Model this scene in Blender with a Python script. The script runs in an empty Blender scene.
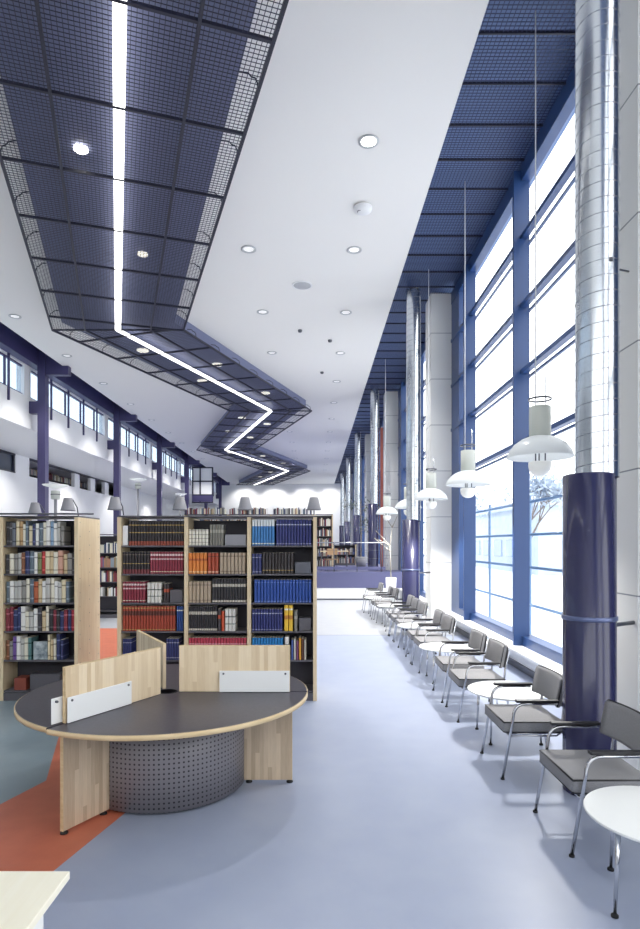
import bpy, bmesh, math, random
from mathutils import Vector, Matrix
random.seed(7)
PI = math.pi
sc = bpy.context.scene
COL = sc.collection

# ------------------------------------------------------------------ materials
def srgb(r, g, b):
    f = lambda c: c/12.92 if c <= .04045 else ((c+.055)/1.055)**2.4
    return (f(r/255), f(g/255), f(b/255), 1)

def mat(name, col, rough=.5, metal=0., emit=0., spec=None, coat=0.):
    m = bpy.data.materials.new(name); m.use_nodes = True
    b = m.node_tree.nodes['Principled BSDF']
    b.inputs['Base Color'].default_value = col
    b.inputs['Roughness'].default_value = rough
    b.inputs['Metallic'].default_value = metal
    if coat: b.inputs['Coat Weight'].default_value = coat; b.inputs['Coat Roughness'].default_value = .08
    if spec is not None: b.inputs['Specular IOR Level'].default_value = spec
    if emit:
        b.inputs['Emission Color'].default_value = col
        b.inputs['Emission Strength'].default_value = emit
    return m

class NT:
    def __init__(s, m): s.t = m.node_tree; s.b = s.t.nodes['Principled BSDF']
    def n(s, typ, **k):
        o = s.t.nodes.new(typ)
        for a, v in k.items(): setattr(o, a, v)
        return o
    def l(s, a, b): s.t.links.new(a, b)
    def math(s, op, a, b=None):
        o = s.n('ShaderNodeMath', operation=op)
        for i, v in enumerate((a, b)):
            if v is None: continue
            if isinstance(v, (int, float)): o.inputs[i].default_value = v
            else: s.l(v, o.inputs[i])
        return o.outputs[0]
    def ramp(s, fac, stops, interp='LINEAR'):
        o = s.n('ShaderNodeValToRGB'); cr = o.color_ramp; cr.interpolation = interp
        while len(cr.elements) < len(stops): cr.elements.new(.5)
        for e, (p, c) in zip(cr.elements, stops): e.position = p; e.color = c
        s.l(fac, o.inputs[0]); return o.outputs[0]

def mottled(name, c1, c2, scale=8, rough=.5, detail=6, bump=0., metal=0., coat=0., stretch=(1,1,1)):
    m = mat(name, c1, rough, metal, coat=coat); t = NT(m)
    tc = t.n('ShaderNodeTexCoord'); mp = t.n('ShaderNodeMapping'); mp.inputs['Scale'].default_value = stretch
    nz = t.n('ShaderNodeTexNoise'); nz.inputs['Scale'].default_value = scale; nz.inputs['Detail'].default_value = detail
    t.l(tc.outputs['Object'], mp.inputs['Vector']); t.l(mp.outputs[0], nz.inputs['Vector'])
    t.l(t.ramp(nz.outputs['Fac'], [(.3, c1), (.7, c2)]), t.b.inputs['Base Color'])
    if bump:
        bp = t.n('ShaderNodeBump'); bp.inputs['Strength'].default_value = bump; bp.inputs['Distance'].default_value = .01
        t.l(nz.outputs['Fac'], bp.inputs['Height']); t.l(bp.outputs[0], t.b.inputs['Normal'])
    return m

def wood_strips(name, c1, c2, w=.05, axis='X', rough=.45):
    """butcher-block boards: strips of slightly different tone, grain along local Z"""
    m = mat(name, c1, rough); t = NT(m)
    tc = t.n('ShaderNodeTexCoord'); sp = t.n('ShaderNodeSeparateXYZ'); t.l(tc.outputs['Object'], sp.inputs[0])
    k = t.math('FLOOR', t.math('DIVIDE', sp.outputs[axis], w))
    zz = t.math('FLOOR', t.math('ADD', t.math('MULTIPLY', sp.outputs['Z'], .9), t.math('MULTIPLY', k, .37)))
    wn = t.n('ShaderNodeTexWhiteNoise', noise_dimensions='2D')
    cb = t.n('ShaderNodeCombineXYZ'); t.l(k, cb.inputs[0]); t.l(zz, cb.inputs[1]); t.l(cb.outputs[0], wn.inputs['Vector'])
    mp = t.n('ShaderNodeMapping'); mp.inputs['Scale'].default_value = (30, 30, 3)
    t.l(tc.outputs['Object'], mp.inputs['Vector'])
    nz = t.n('ShaderNodeTexNoise'); nz.inputs['Scale'].default_value = 2.5; nz.inputs['Detail'].default_value = 5
    t.l(mp.outputs[0], nz.inputs['Vector'])
    f = t.math('ADD', t.math('MULTIPLY', wn.outputs['Value'], .6), t.math('MULTIPLY', nz.outputs['Fac'], .5))
    t.l(t.ramp(f, [(.15, c1), (.95, c2)]), t.b.inputs['Base Color'])
    return m

def glass_mat(name, tint, gloss=.08):
    m = bpy.data.materials.new(name); m.use_nodes = True; nt = m.node_tree; nt.nodes.clear()
    out = nt.nodes.new('ShaderNodeOutputMaterial'); mx = nt.nodes.new('ShaderNodeMixShader')
    tr = nt.nodes.new('ShaderNodeBsdfTransparent'); gl = nt.nodes.new('ShaderNodeBsdfGlossy')
    tr.inputs[0].default_value = tint; gl.inputs['Roughness'].default_value = .03
    mx.inputs[0].default_value = gloss
    nt.links.new(tr.outputs[0], mx.inputs[1]); nt.links.new(gl.outputs[0], mx.inputs[2]); nt.links.new(mx.outputs[0], out.inputs[0])
    return m

def translucent_mat(name, col, emit=0.):
    m = mat(name, col, .25); t = NT(m)
    b = t.b; b.inputs['Transmission Weight'].default_value = 0
    tl = t.n('ShaderNodeBsdfTranslucent'); tl.inputs[0].default_value = col
    mx = t.n('ShaderNodeMixShader'); mx.inputs[0].default_value = .45
    out = [n for n in t.t.nodes if n.type == 'OUTPUT_MATERIAL'][0]
    t.l(b.outputs[0], mx.inputs[1]); t.l(tl.outputs[0], mx.inputs[2]); t.l(mx.outputs[0], out.inputs[0])
    if emit: b.inputs['Emission Color'].default_value = col; b.inputs['Emission Strength'].default_value = emit
    return m

M = {}
M['floor_blue'] = mottled('floor_blue', srgb(155,164,187), srgb(162,171,191), 3, .36)
M['floor_far_lit'] = mottled('floor_far_lit', srgb(170,174,181), srgb(177,180,186), 3, .36)  # far lino: paleness of reflected light put into its colour
M['floor_green'] = mottled('floor_green', srgb(128,146,156), srgb(138,155,163), 3, .35)
M['floor_orange'] = mottled('floor_orange', srgb(194,106,80), srgb(205,116,88), 5, .4)
M['seam'] = mat('seam', srgb(120,125,130), .5)
M['white'] = mat('white', srgb(236,237,238), .6)
M['ceil'] = mat('ceil', srgb(240,239,236), .7)
M['pier'] = mat('pier', srgb(240,241,238), .55)
M['joint'] = mat('joint', srgb(150,155,160), .8)
M['blue'] = mat('blue', srgb(40,68,116), .35)
M['bluedark'] = mat('bluedark', srgb(112,136,178), .5)
M['meshblue'] = mat('meshblue', srgb(52,60,98), .5)
M['navy'] = mat('navy', srgb(46,47,82), .25, coat=.3)
M['plum'] = mat('plum', srgb(66,62,102), .4)
M['platform'] = mat('platform', srgb(92,94,132), .5)
M['ringblue'] = mat('ringblue', srgb(104,114,150), .3, .4)
M['duct'] = mat('duct', (.68,.72,.76,1), .22, 1.)
M['ductseam'] = mat('ductseam', (.30,.33,.38,1), .4, .8)
M['chrome'] = mat('chrome', (.62,.63,.66,1), .14, 1.)
M['black'] = mat('black', srgb(28,28,32), .45)
M['rubber'] = mat('rubber', srgb(20,20,22), .7)
M['steel'] = mat('steel', srgb(96,98,106), .4, .5)
M['shelfgrey'] = mat('shelfgrey', srgb(92,90,96), .5)
M['backgrey'] = mat('backgrey', srgb(66,64,72), .7)
M['fabric'] = mottled('fabric', srgb(116,116,119), srgb(156,156,158), 260, .9, 4, .3)
M['fabricdark'] = mottled('fabricdark', srgb(62,60,64), srgb(84,82,86), 260, .9, 4, .3)
M['tabletop'] = mat('tabletop', srgb(240,242,240), .3, coat=.3)
M['deskdark'] = mottled('deskdark', srgb(62,60,70), srgb(72,70,80), 40, .38)
M['wood'] = wood_strips('wood', srgb(208,184,148), srgb(238,221,192), .036)
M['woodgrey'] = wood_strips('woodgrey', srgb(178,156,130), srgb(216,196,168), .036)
M['woodedge'] = mottled('woodedge', srgb(204,180,138), srgb(222,200,160), 6, .5, stretch=(1,1,6))
M['birch'] = mottled('birch', srgb(218,196,158), srgb(232,214,180), 5, .5, stretch=(6,6,.6))
M['counter'] = mottled('counter', srgb(240,234,212), srgb(244,240,222), 5, .45, stretch=(6,.6,1))
M['counterside'] = mottled('counterside', srgb(232,232,228), srgb(240,240,236), 5, .5)
M['acrylic'] = mat('acrylic', srgb(238,240,240), .35)
M['lampgrey'] = mat('lampgrey', srgb(146,146,152), .5)
M['shade'] = translucent_mat('shade', (.86,.88,.88,1), .1)
M['opal'] = mat('opal', (.86,.86,.82,1), .3, emit=.12)
M['canister'] = translucent_mat('canister', (.74,.76,.72,1), 0)
M['tube_light'] = mat('tube_light', (1,.985,.93,1), .5, emit=3.2)
M['downlamp'] = mat('downlamp', (1,.97,.9,1), .5, emit=6)
M['spotwarm'] = mat('spotwarm', (1,.96,.84,1), .4, emit=.8)
M['lampdim'] = mat('lampdim', (.95,.95,.92,1), .3, emit=.35)
M['ringgrey'] = mat('ringgrey', srgb(196,198,200), .35, .3)
M['rafthull'] = mat('rafthull', srgb(112,118,148), .6)
M['raftwire'] = mat('raftwire', srgb(38,40,58), .5)
M['raftframe'] = mat('raftframe', srgb(34,36,54), .45)
M['glass'] = glass_mat('glass', (.97,.985,1,1), .05)
M['glass_tint'] = glass_mat('glass_tint', (.62,.70,.78,1), .12)
M['glass_dark'] = mat('glass_dark', srgb(70,78,92), .12)
M['snow'] = mottled('snow', srgb(240,244,250), srgb(250,250,252), .4, .8)
M['bark'] = mottled('bark', srgb(120,110,104), srgb(150,142,136), 9, .9)
M['hazy_foliage'] = mottled('hazy_foliage', srgb(150,165,185), srgb(185,198,212), 5, .9)  # outdoor trees: pale haze put into the foliage colour
M['facade'] = mottled('facade', srgb(176,190,206), srgb(190,202,216), 2, .8)
M['facadeglass'] = mat('facadeglass', srgb(110,140,176), .2)
M['leaf'] = mottled('leaf', srgb(58,68,52), srgb(92,104,80), 6, .6)
M['twig'] = mat('twig', srgb(150,146,136), .7)
M['redwood'] = mat('redwood', srgb(140,72,58), .5)
M['tan'] = mat('tan', srgb(170,136,100), .5)

# perforated steel: dark round holes on a grid that follows the cylinder
def perforated():
    m = mat('perforated', srgb(84,82,90), .45, .1); t = NT(m)
    tc = t.n('ShaderNodeTexCoord'); sp = t.n('ShaderNodeSeparateXYZ'); t.l(tc.outputs['Object'], sp.inputs[0])
    u = t.math('MULTIPLY', t.math('ARCTAN2', sp.outputs['Y'], sp.outputs['X']), .66/.037)
    v = t.math('DIVIDE', sp.outputs['Z'], .037)
    d = []
    for q in (u, v):
        f = t.math('SUBTRACT', t.math('FRACT', q), .5); d.append(t.math('MULTIPLY', f, f))
    r = t.math('SQRT', t.math('ADD', d[0], d[1]))
    t.l(t.ramp(r, [(0, srgb(34,34,38)), (.17, srgb(34,34,38)), (.23, srgb(132,129,134))], 'LINEAR'), t.b.inputs['Base Color'])
    return m
M['perforated'] = perforated()

# ------------------------------------------------------------------ mesh builder
class MB:
    def __init__(s): s.bm = bmesh.new(); s.mi = 0
    def face(s, vs):
        try:
            f = s.bm.faces.new(vs); f.material_index = s.mi; return f
        except ValueError: return None
    def box(s, x0, y0, z0, x1, y1, z1):
        v = [s.bm.verts.new(p) for p in ((x0,y0,z0),(x1,y0,z0),(x1,y1,z0),(x0,y1,z0),(x0,y0,z1),(x1,y0,z1),(x1,y1,z1),(x0,y1,z1))]
        for q in ((3,2,1,0),(4,5,6,7),(0,1,5,4),(1,2,6,5),(2,3,7,6),(3,0,4,7)): s.face([v[i] for i in q])
        return s
    def bar(s, p, q, w, h):
        """box along p-q, width w sideways, height h"""
        p = Vector(p); q = Vector(q); d = (q-p).normalized()
        up = Vector((0,0,1)) if abs(d.z) < .95 else Vector((1,0,0))
        a = d.cross(up).normalized()*w/2; b = a.cross(d).normalized()*h/2
        v = [s.bm.verts.new(c) for c in (p-a-b, p+a-b, p+a+b, p-a+b, q-a-b, q+a-b, q+a+b, q-a+b)]
        for f in ((0,1,2,3),(7,6,5,4),(0,4,5,1),(1,5,6,2),(2,6,7,3),(3,7,4,0)): s.face([v[i] for i in f])
        return s
    def tube(s, pts, r, n=10, cap=True, smooth=True):
        pts = [Vector(p) for p in pts]; rs = r if isinstance(r, (list, tuple)) else [r]*len(pts)
        rings = []; prev = None
        for i, p in enumerate(pts):
            a = (pts[i]-pts[i-1]).normalized() if i else None
            b = (pts[i+1]-pts[i]).normalized() if i < len(pts)-1 else None
            t = (a+b).normalized() if a is not None and b is not None else (a if a is not None else b)
            if prev is None:
                x = t.cross(Vector((0,0,1)))
                if x.length < .05: x = t.cross(Vector((0,1,0)))
                x.normalize()
            else:
                x = (prev - t*prev.dot(t)).normalized()
            prev = x; y = t.cross(x)
            rings.append([s.bm.verts.new(p + (x*math.cos(2*PI*k/n) + y*math.sin(2*PI*k/n))*rs[i]) for k in range(n)])
        for A, B in zip(rings, rings[1:]):
            for k in range(n):
                f = s.face([A[k], A[(k+1)%n], B[(k+1)%n], B[k]])
                if f and smooth: f.smooth = True
        if cap: s.face(rings[0][::-1]); s.face(rings[-1])
        return s
    def lathe(s, prof, n=24, c=(0,0,0), a0=0, a1=2*PI, smooth=True):
        full = abs(a1-a0-2*PI) < 1e-6; m = n if full else n+1
        rings = []
        for (r, z) in prof:
            if r < 1e-6: rings.append([s.bm.verts.new((c[0], c[1], c[2]+z))]*m)
            else: rings.append([s.bm.verts.new((c[0]+r*math.cos(a0+(a1-a0)*k/n), c[1]+r*math.sin(a0+(a1-a0)*k/n), c[2]+z)) for k in range(m)])
        for A, B in zip(rings, rings[1:]):
            for k in range(m if full else m-1):
                q = [A[k], A[(k+1)%m], B[(k+1)%m], B[k]]
                u = []
                for v in q:
                    if v not in u: u.append(v)
                if len(u) >= 3:
                    f = s.face(u)
                    if f and smooth: f.smooth = True
        return s
    def prism(s, poly, z0, z1):
        lo = [s.bm.verts.new((x, y, z0)) for x, y in poly]; hi = [s.bm.verts.new((x, y, z1)) for x, y in poly]
        s.face(lo[::-1]); s.face(hi); n = len(poly)
        for k in range(n): s.face([lo[k], lo[(k+1)%n], hi[(k+1)%n], hi[k]])
        return s
    def bevel(s, w, seg=2):
        bmesh.ops.bevel(s.bm, geom=list(s.bm.edges), offset=w, segments=seg, affect='EDGES', profile=.6); return s
    def mesh(s, name, mats):
        bmesh.ops.recalc_face_normals(s.bm, faces=s.bm.faces)
        me = bpy.data.meshes.new(name); s.bm.to_mesh(me); s.bm.free()
        for m in (mats if isinstance(mats, (list, tuple)) else [mats]): me.materials.append(m)
        return me
    def build(s, name, mats, parent=None, loc=None, rz=0):
        o = bpy.data.objects.new(name, s.mesh(name, mats)); COL.objects.link(o)
        if parent: o.parent = parent
        if loc: o.location = loc
        if rz: o.rotation_euler.z = rz
        return o

def tag(o, label, cat, group=None, kind=None):
    if label: o['label'] = label
    if cat: o['category'] = cat
    if group: o['group'] = group
    if kind: o['kind'] = kind
    return o
def thing(name, label, cat, loc=(0,0,0), rz=0, group=None):
    o = bpy.data.objects.new(name, None); COL.objects.link(o); o.empty_display_size = .1
    o.location = loc; o.rotation_euler.z = rz
    return tag(o, label, cat, group)
def struct(o): o['kind'] = 'structure'; return o
KIDS = {}
def dup(root, loc, rz=0, label=None, group=None):
    r = root.copy(); COL.objects.link(r); r.location = loc; r.rotation_euler.z = rz
    if label: r['label'] = label
    if group: r['group'] = group
    for ch in list(root.children):
        c = ch.copy(); COL.objects.link(c); c.parent = r
        for g in list(ch.children):
            d = g.copy(); COL.objects.link(d); d.parent = c
    return r
ORD = ['first','second','third','fourth','fifth','sixth','seventh','eighth','ninth','tenth','eleventh','twelfth','thirteenth','fourteenth','fifteenth','sixteenth','seventeenth','eighteenth','nineteenth','twentieth']

# ------------------------------------------------------------------ camera
EYE = 2.05; F = 600; VX, VY = 315, 544
cam = bpy.data.cameras.new('camera'); co = bpy.data.objects.new('camera', cam); COL.objects.link(co)
co.location = (0, 0, EYE); co.rotation_euler = (PI/2, 0, 0)
cam.sensor_fit = 'VERTICAL'; cam.sensor_height = 36; cam.lens = F/929*36
cam.shift_x = (320-VX)/929; cam.shift_y = (VY-464.5)/929
cam.clip_start = .05; cam.clip_end = 300
sc.camera = co

def P(px, y): return (px-VX)/F*y          # X of a picture column at depth y
def Z(py, y): return EYE - (py-VY)/F*y

# ------------------------------------------------------------------ setting
Y0, Y1 = -4.0, 60.0
XW = 3.35; XP = 2.80; ZC = 8.05; PLY = 22.0; PLZ = 1.02
# floor: blue lino with the orange zigzag path that mirrors the raft overhead
ys = [Y0, 2.0, 3.8, 5.2, 10.6, 14.6, 60.0]
def path_l(y): return -3.25+(y-2.4)*.343 if y < 5.2 else -2.33-(y-5.2)*.335
def path_r(y): return -1.63+(y-3.8)*.235 if y < 5.2 else -1.30-(y-5.2)*.335
fl = MB()
def quad(a, b, c, d, mi):
    fl.mi = mi; fl.face([fl.bm.verts.new((*p, 0)) for p in (a, b, c, d)])
for a, b in zip(ys, ys[1:]):
    if b <= 14.6:
        quad((-15,a), (path_l(a),a), (path_l(b),b), (-15,b), 2)
        quad((path_l(a),a), (path_r(a),a), (path_r(b),b), (path_l(b),b), 1)
    else: quad((-15,a), (-3,a), (-3,b), (-15,b), 3)
    xr = (lambda y: path_r(y)) if b <= 14.6 else (lambda y: -3)
    if a >= 10.6 and b <= 14.6:
        k = 13.5
        quad((xr(a),a), (XW+.3,a), (XW+.3,k), (xr(k),k), 0); quad((xr(k),k), (XW+.3,k), (XW+.3,b), (xr(b),b), 3)
    elif a >= 14.6: quad((xr(a),a), (XW+.3,a), (XW+.3,b), (xr(b),b), 3)
    else: quad((xr(a),a), (XW+.3,a), (XW+.3,b), (xr(b),b), 0)
struct(fl.build('floor', [M['floor_blue'], M['floor_orange'], M['floor_green'], M['floor_far_lit']]))
struct(MB().box(-1.5, 13.48, -.01, XW, 13.51, .0012).build('trim_1', M['seam']))
# raised level at the back
pf = MB(); pf.box(-9.0, PLY, 0, XW, Y1, .44); pf.mi = 1; pf.box(-9.0, PLY-.02, .44, XW, Y1, PLZ)
struct(pf.build('floor_platform', [M['white'], M['platform']]))
struct(MB().box(-9, PLY-.03, 0, XW, PLY, .05).build('baseboard_back', M['steel']))
# ceiling, roof, ends
struct(MB().box(-8.5, Y0, ZC, 1.92, Y1, ZC+.12).build('ceiling', M['ceil']))
struct(MB().box(-9.8, Y0-.3, 8.75, XW+.4, Y1+.3, 8.95).build('roof', M['bluedark']))
struct(MB().box(-15.3, Y1, 0, XW+.4, Y1+.3, 8.75).build('wall_back', M['white']))
wb = MB(); wb.box(-15.3, Y0-.3, 0, XW+.4, Y0, 2.8); wb.box(-15.3, Y0-.3, 7.4, XW+.4, Y0, 8.75); wb.box(-15.3, Y0-.3, 2.8, -9.0, Y0, 7.4); wb.box(2.8, Y0-.3, 2.8, XW+.4, Y0, 7.4)
struct(wb.build('wall_behind', M['white']))
gw = MB()  # unseen rear glazing, added so daylight fills the bookcase fronts
for x in (-9.0, -7.05, -5.1, -3.15, -1.2, .75, 2.7): gw.box(x, Y0-.25, 2.8, x+.1, Y0-.05, 7.4)
for z in (2.8, 5.1, 7.3): gw.box(-9.0, Y0-.22, z, 2.8, Y0-.08, z+.1)
gw = struct(gw.build('window_60', M['blue'])); MB().box(-9, Y0-.16, 2.8, 2.8, Y0-.155, 7.4).build('pane', M['glass'], gw)
ld = bpy.data.lights.new('daylight_opening', 'AREA'); ld.shape = 'RECTANGLE'; ld.size = 11.8; ld.size_y = 4.6; ld.cycles.is_portal = True  # portal for the added rear glazing
lo = bpy.data.objects.new('daylight_opening', ld); COL.objects.link(lo); lo.location = (-3.1, Y0-.28, 5.1); lo.rotation_euler = (PI/2, 0, 0)

# mesh ceiling band along the window wall
mc = MB()
mc.box(1.92, Y0, 8.36, XW+.1, Y1, 8.40)
mc.box(1.915, Y0, 8.17, 1.925, Y1, 8.36)
mc.mi = 1
x = 1.95
while x < XW: mc.bar((x, Y0, 8.10), (x, Y1, 8.10), .008, .006); x += .055
y = 3.0
while y < Y1:
    mc.bar((1.93, y, 8.106), (XW, y, 8.106), .008, .006); y += .055 if y < 26 else .14
y = 3.2; mc.mi = 2
while y < Y1: mc.bar((1.93, y, 8.10), (XW, y, 8.10), .022, .035); y += .78
struct(mc.build('mesh_ceiling', [M['bluedark'], M['meshblue'], M['raftframe']]))

# ---- window wall: piers, window bays
DUCT_Y = [5.0 + 9.3*k for k in range(-1, 6)]
PIERS = []
for i, dy in enumerate(DUCT_Y):
    a, b = dy+.2, dy+.9
    if b < Y0 or a > Y1: continue
    w = MB(); w.box(XP, a, 0, XW+.35, b, 8.12)
    w.mi = 1
    z = 1.59
    while z < 8:
        w.box(XP-.0015, a-.0015, z, XW, b+.0015, z+.012); z += 1.11
    struct(w.build('wall_pier', [M['pier'], M['joint']]))
def window_bay(n, a, b, fins):
    """glazed bay between two piers from y=a to y=b"""
    root = bpy.data.objects.new('window_%d' % n, None); COL.objects.link(root); struct(root); root.location = (XW, a, 0)
    ya, yb = 0, b-a
    f = MB()
    f.box(-.06, ya, 7.84, .09, yb, 8.12)                 # header
    f.box(-.05, ya, .43, .16, yb, .58)                   # bottom frame
    f.box(-.05, ya, .58, .09, ya+.75, 7.84); f.box(-.05, yb-.75, .58, .09, yb, 7.84)
    f.build('window_frame', M['blue'], root)
    r = MB()
    for z in (6.95, 5.86, 4.80, 3.68):
        r.box(-.07, ya, z-.04, .03, yb, z+.03); r.box(.082, ya, z-.07, .12, yb, z-.035)
    r.build('rail', M['blue'], root)
    for fy in fins:
        MB().box(-.18, fy-a-.035, .43, .07, fy-a+.035, 8.0).build('mullion', M['blue'], root)
    MB().box(.075, ya, .58, .081, yb, 7.8).build('pane', M['glass'], root)
    s = MB(); s.box(-.30, ya, .40, .05, yb, .43); s.build('sill', M['white'], root)
nb = 1
for k, dy in enumerate(DUCT_Y):
    a, b = dy+.9, min(dy+9.5, Y1)
    if a > Y1-.5: continue
    a = max(a, Y0)
    fins = [y for y in (dy+1.45, dy+4.6, dy+7.8) if a+.4 < y < b-.3]
    struct(MB().box(XW, a, 0, XW+.3, b, .43).build('wall_right', M['white']))
    struct(MB().box(XW, a, 8.10, XW+.3, b, 8.75).build('wall_header', M['bluedark']))
    struct(MB().box(XW-.03, a, 0, XW, b, .10).build('baseboard_right', M['steel']))
    window_bay(nb, a, b, fins); nb += 1
    # portal guiding the sampling of daylight through this bay's opening
    ld = bpy.data.lights.new('daylight_opening', 'AREA'); ld.shape = 'RECTANGLE'; ld.size = 7.3; ld.size_y = b-a
    ld.cycles.is_portal = True
    lo = bpy.data.objects.new('daylight_opening', ld); COL.objects.link(lo)
    lo.location = (XW+.2, (a+b)/2, 4.2); lo.rotation_euler = (0, PI/2, 0)

# ---- spiral ducts with dark sleeves
sm = MB().lathe([(.207,0),(.207,2.62),(.18,2.63)], 40).mesh('sleeve', M['navy'])
sm2 = MB().lathe([(.168,2.6),(.168,8.3)], 40).mesh('duct_pipe', M['duct'])
hx = MB(); pts = []
for k in range(int(44.5*16)):
    an = k/16*2*PI; pts.append((.168*math.cos(an), .168*math.sin(an), 2.62+k/16*.126))
hx = hx.tube(pts, .0045, 4).mesh('spiral_seam', M['ductseam'])
rb = MB(); rb.lathe([(.207,1.42),(.218,1.425),(.218,1.455),(.207,1.46)], 40); rb = rb.mesh('ring_band', M['ringblue'])
rod = MB().tube([(.17,.05,1.36),(.53,.28,1.36)], .018, 8).mesh('wall_bracket', M['steel'])
rod2 = MB(); rod2.tube([(.15,-.05,4.33),(.34,.02,4.33)], .008, 6); rod2.lathe([(0,0),(.02,.0),(.02,.03),(0,.03)], 8, (.10,-.155,4.33)); rod2 = rod2.mesh('pipe_bracket', M['steel'])
seats = ['beside the seat at the very front table', 'midway down the row of armchairs', 'just past the railing of the raised level', 'second one standing on the raised level', 'third one standing on the raised level', 'last one before the end wall']
for i, dy in enumerate(DUCT_Y[1:]):
    z0 = 0 if dy < PLY else PLZ
    t = thing('ventilation_duct', 'silver spiral ventilation duct in navy sleeve, ' + seats[i], 'ventilation duct', (2.285, dy, 0), 0, 'spiral ducts along the window wall')
    def add(me, name, par=t, loc=(0,0,0)):
        o = bpy.data.objects.new(name, me); COL.objects.link(o); o.parent = par; o.location = loc; return o
    if z0 == 0: add(sm, 'sleeve'); 
    else: MB().lathe([(.207,z0),(.207,3.62),(.18,3.63)], 32).build('sleeve', M['navy'], t)
    p = add(sm2, 'duct_pipe', t, (.065,0,0)); add(hx, 'spiral_seam', p)
    if z0 == 0:
        add(rb, 'ring_band'); add(rod, 'wall_bracket'); add(rod2, 'pipe_bracket')

# ---- left side: columns, gallery front, clerestory, lower back wall
LX = -9.2
COLY = [20.3+7.6*k for k in range(-3, 6)]
for y in COLY:
    if y > Y1-1 or y < Y0: continue
    w = MB(); w.box(LX-.13, y-.14, 0, LX+.13, y+.14, 8.75)
    w.box(LX+.14, y-.12, 7.75, -8.3, y+.12, 8.6); w.box(LX-.45, y-.12, 6.45, LX-.13, y+.12, 6.85)
    struct(w.build('column', M['plum']))
struct(MB().box(-9.6, Y0, 8.02, -9.3, Y1, 8.75).build('beam', M['plum']))
PB = -9.62
struct(MB().box(-9.85, Y0, 5.93, PB, Y1, 6.98).build('wall_parapet', M['white']))
struct(MB().box(-9.85, Y0, 7.97, PB, Y1, 8.05).build('wall_lintel', M['white']))
cl = [Y0] + [y for y in COLY if Y0 < y < Y1] + [Y1]
nw = 20
for a, b in zip(cl, cl[1:]):
    root = bpy.data.objects.new('window_%d' % nw, None); COL.objects.link(root); struct(root); root.location = (PB, a, 6.98); nw += 1
    f = MB(); f.box(-.14, 0, 0, -.06, b-a, .06); f.box(-.14, 0, .94, -.06, b-a, .99)
    n = 5; st = (b-a)/n
    for k in range(n+1): f.box(-.13, max(0, k*st-.03), 0, -.07, min(b-a, k*st+.03), .99)
    f.build('window_frame', M['plum'], root)
    MB().box(-.11, 0, .05, -.105, b-a, 1.0).build('pane', M['glass_tint'], root)
    for k in range(1, n):
        MB().box(.0, k*st-.03, -.42, .06, k*st+.03, 1.05).build('hanging_rod', M['plum'], root)
    struct(MB().box(-9.88, b-.45 if b < Y1 else b-.1, 6.98, PB-.0, b, 7.97).build('wall_strip', M['white']))
struct(MB().box(-15.3, Y0, 5.93, -9.85, Y1, 6.15).build('ceiling_gallery', M['white']))
struct(MB().box(-13.1, Y0, 0, -12.9, Y1, 5.10).build('wall_left', M['white']))
struct(MB().box(-15.5, Y0, 0, -15.3, Y1, 6.15).build('wall_outer', M['white']))
struct(MB().box(-13.1, Y0, 5.08, -15.3, Y1, 5.10).build('floor_gallery', M['shelfgrey']))
# band of high windows, then openings towards the gallery shelves
hw = MB(); hw.box(-13.05, Y0, 5.10, -12.88, 25.8, 5.16); hw.box(-13.05, Y0, 5.85, -12.88, 25.8, 5.93)
for k in range(0, 20):
    yy = 25.7-1.5*k
    if yy > Y0: hw.box(-13.05, yy-.05, 5.1, -12.88, yy+.05, 5.93)
wr = struct(hw.build('window_40', M['raftframe']))
MB().box(-12.98, Y0, 5.16, -12.96, 25.7, 5.85).build('pane', M['glass_dark'], wr)
for a, b in ((25.85, 27.1), (32.2, 32.9), (34.5, 35.2), (36.8, 37.5), (39.0, 60)):
    struct(MB().box(-13.08, a, 5.10, -12.9, b, 5.93).build('wall_post', M['white']))
struct(MB().box(-13.0, 27.1, 5.85, -12.88, 39, 5.93).build('trim_2', M['raftframe']))
# glazed end bay beyond the last column
root = bpy.data.objects.new('window_50', None); COL.objects.link(root); struct(root); root.location = (-9.3, 44.0, 0)
f = MB()
x0, x1 = P(192,44)+9.3, P(213,44)+9.3; z0, z1 = Z(503,44), Z(467,44)
for xx in (x0, x1-.09, x0+.55): f.box(xx, 0, z0, xx+.09, .1, z1)
for zz in (z0, z0+.55, z0+1.55, z1-.09): f.box(x0, 0, zz, x1, .1, zz+.09)
f.build('window_frame', M['raftframe'], root); MB().box(x0, .04, z0, x1, .05, z1).build('pane', M['acrylic'], root)
MB().box(x0, -.01, z0+.1, x1, .03, z0+.55).build('spandrel', M['plum'], root)

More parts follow.
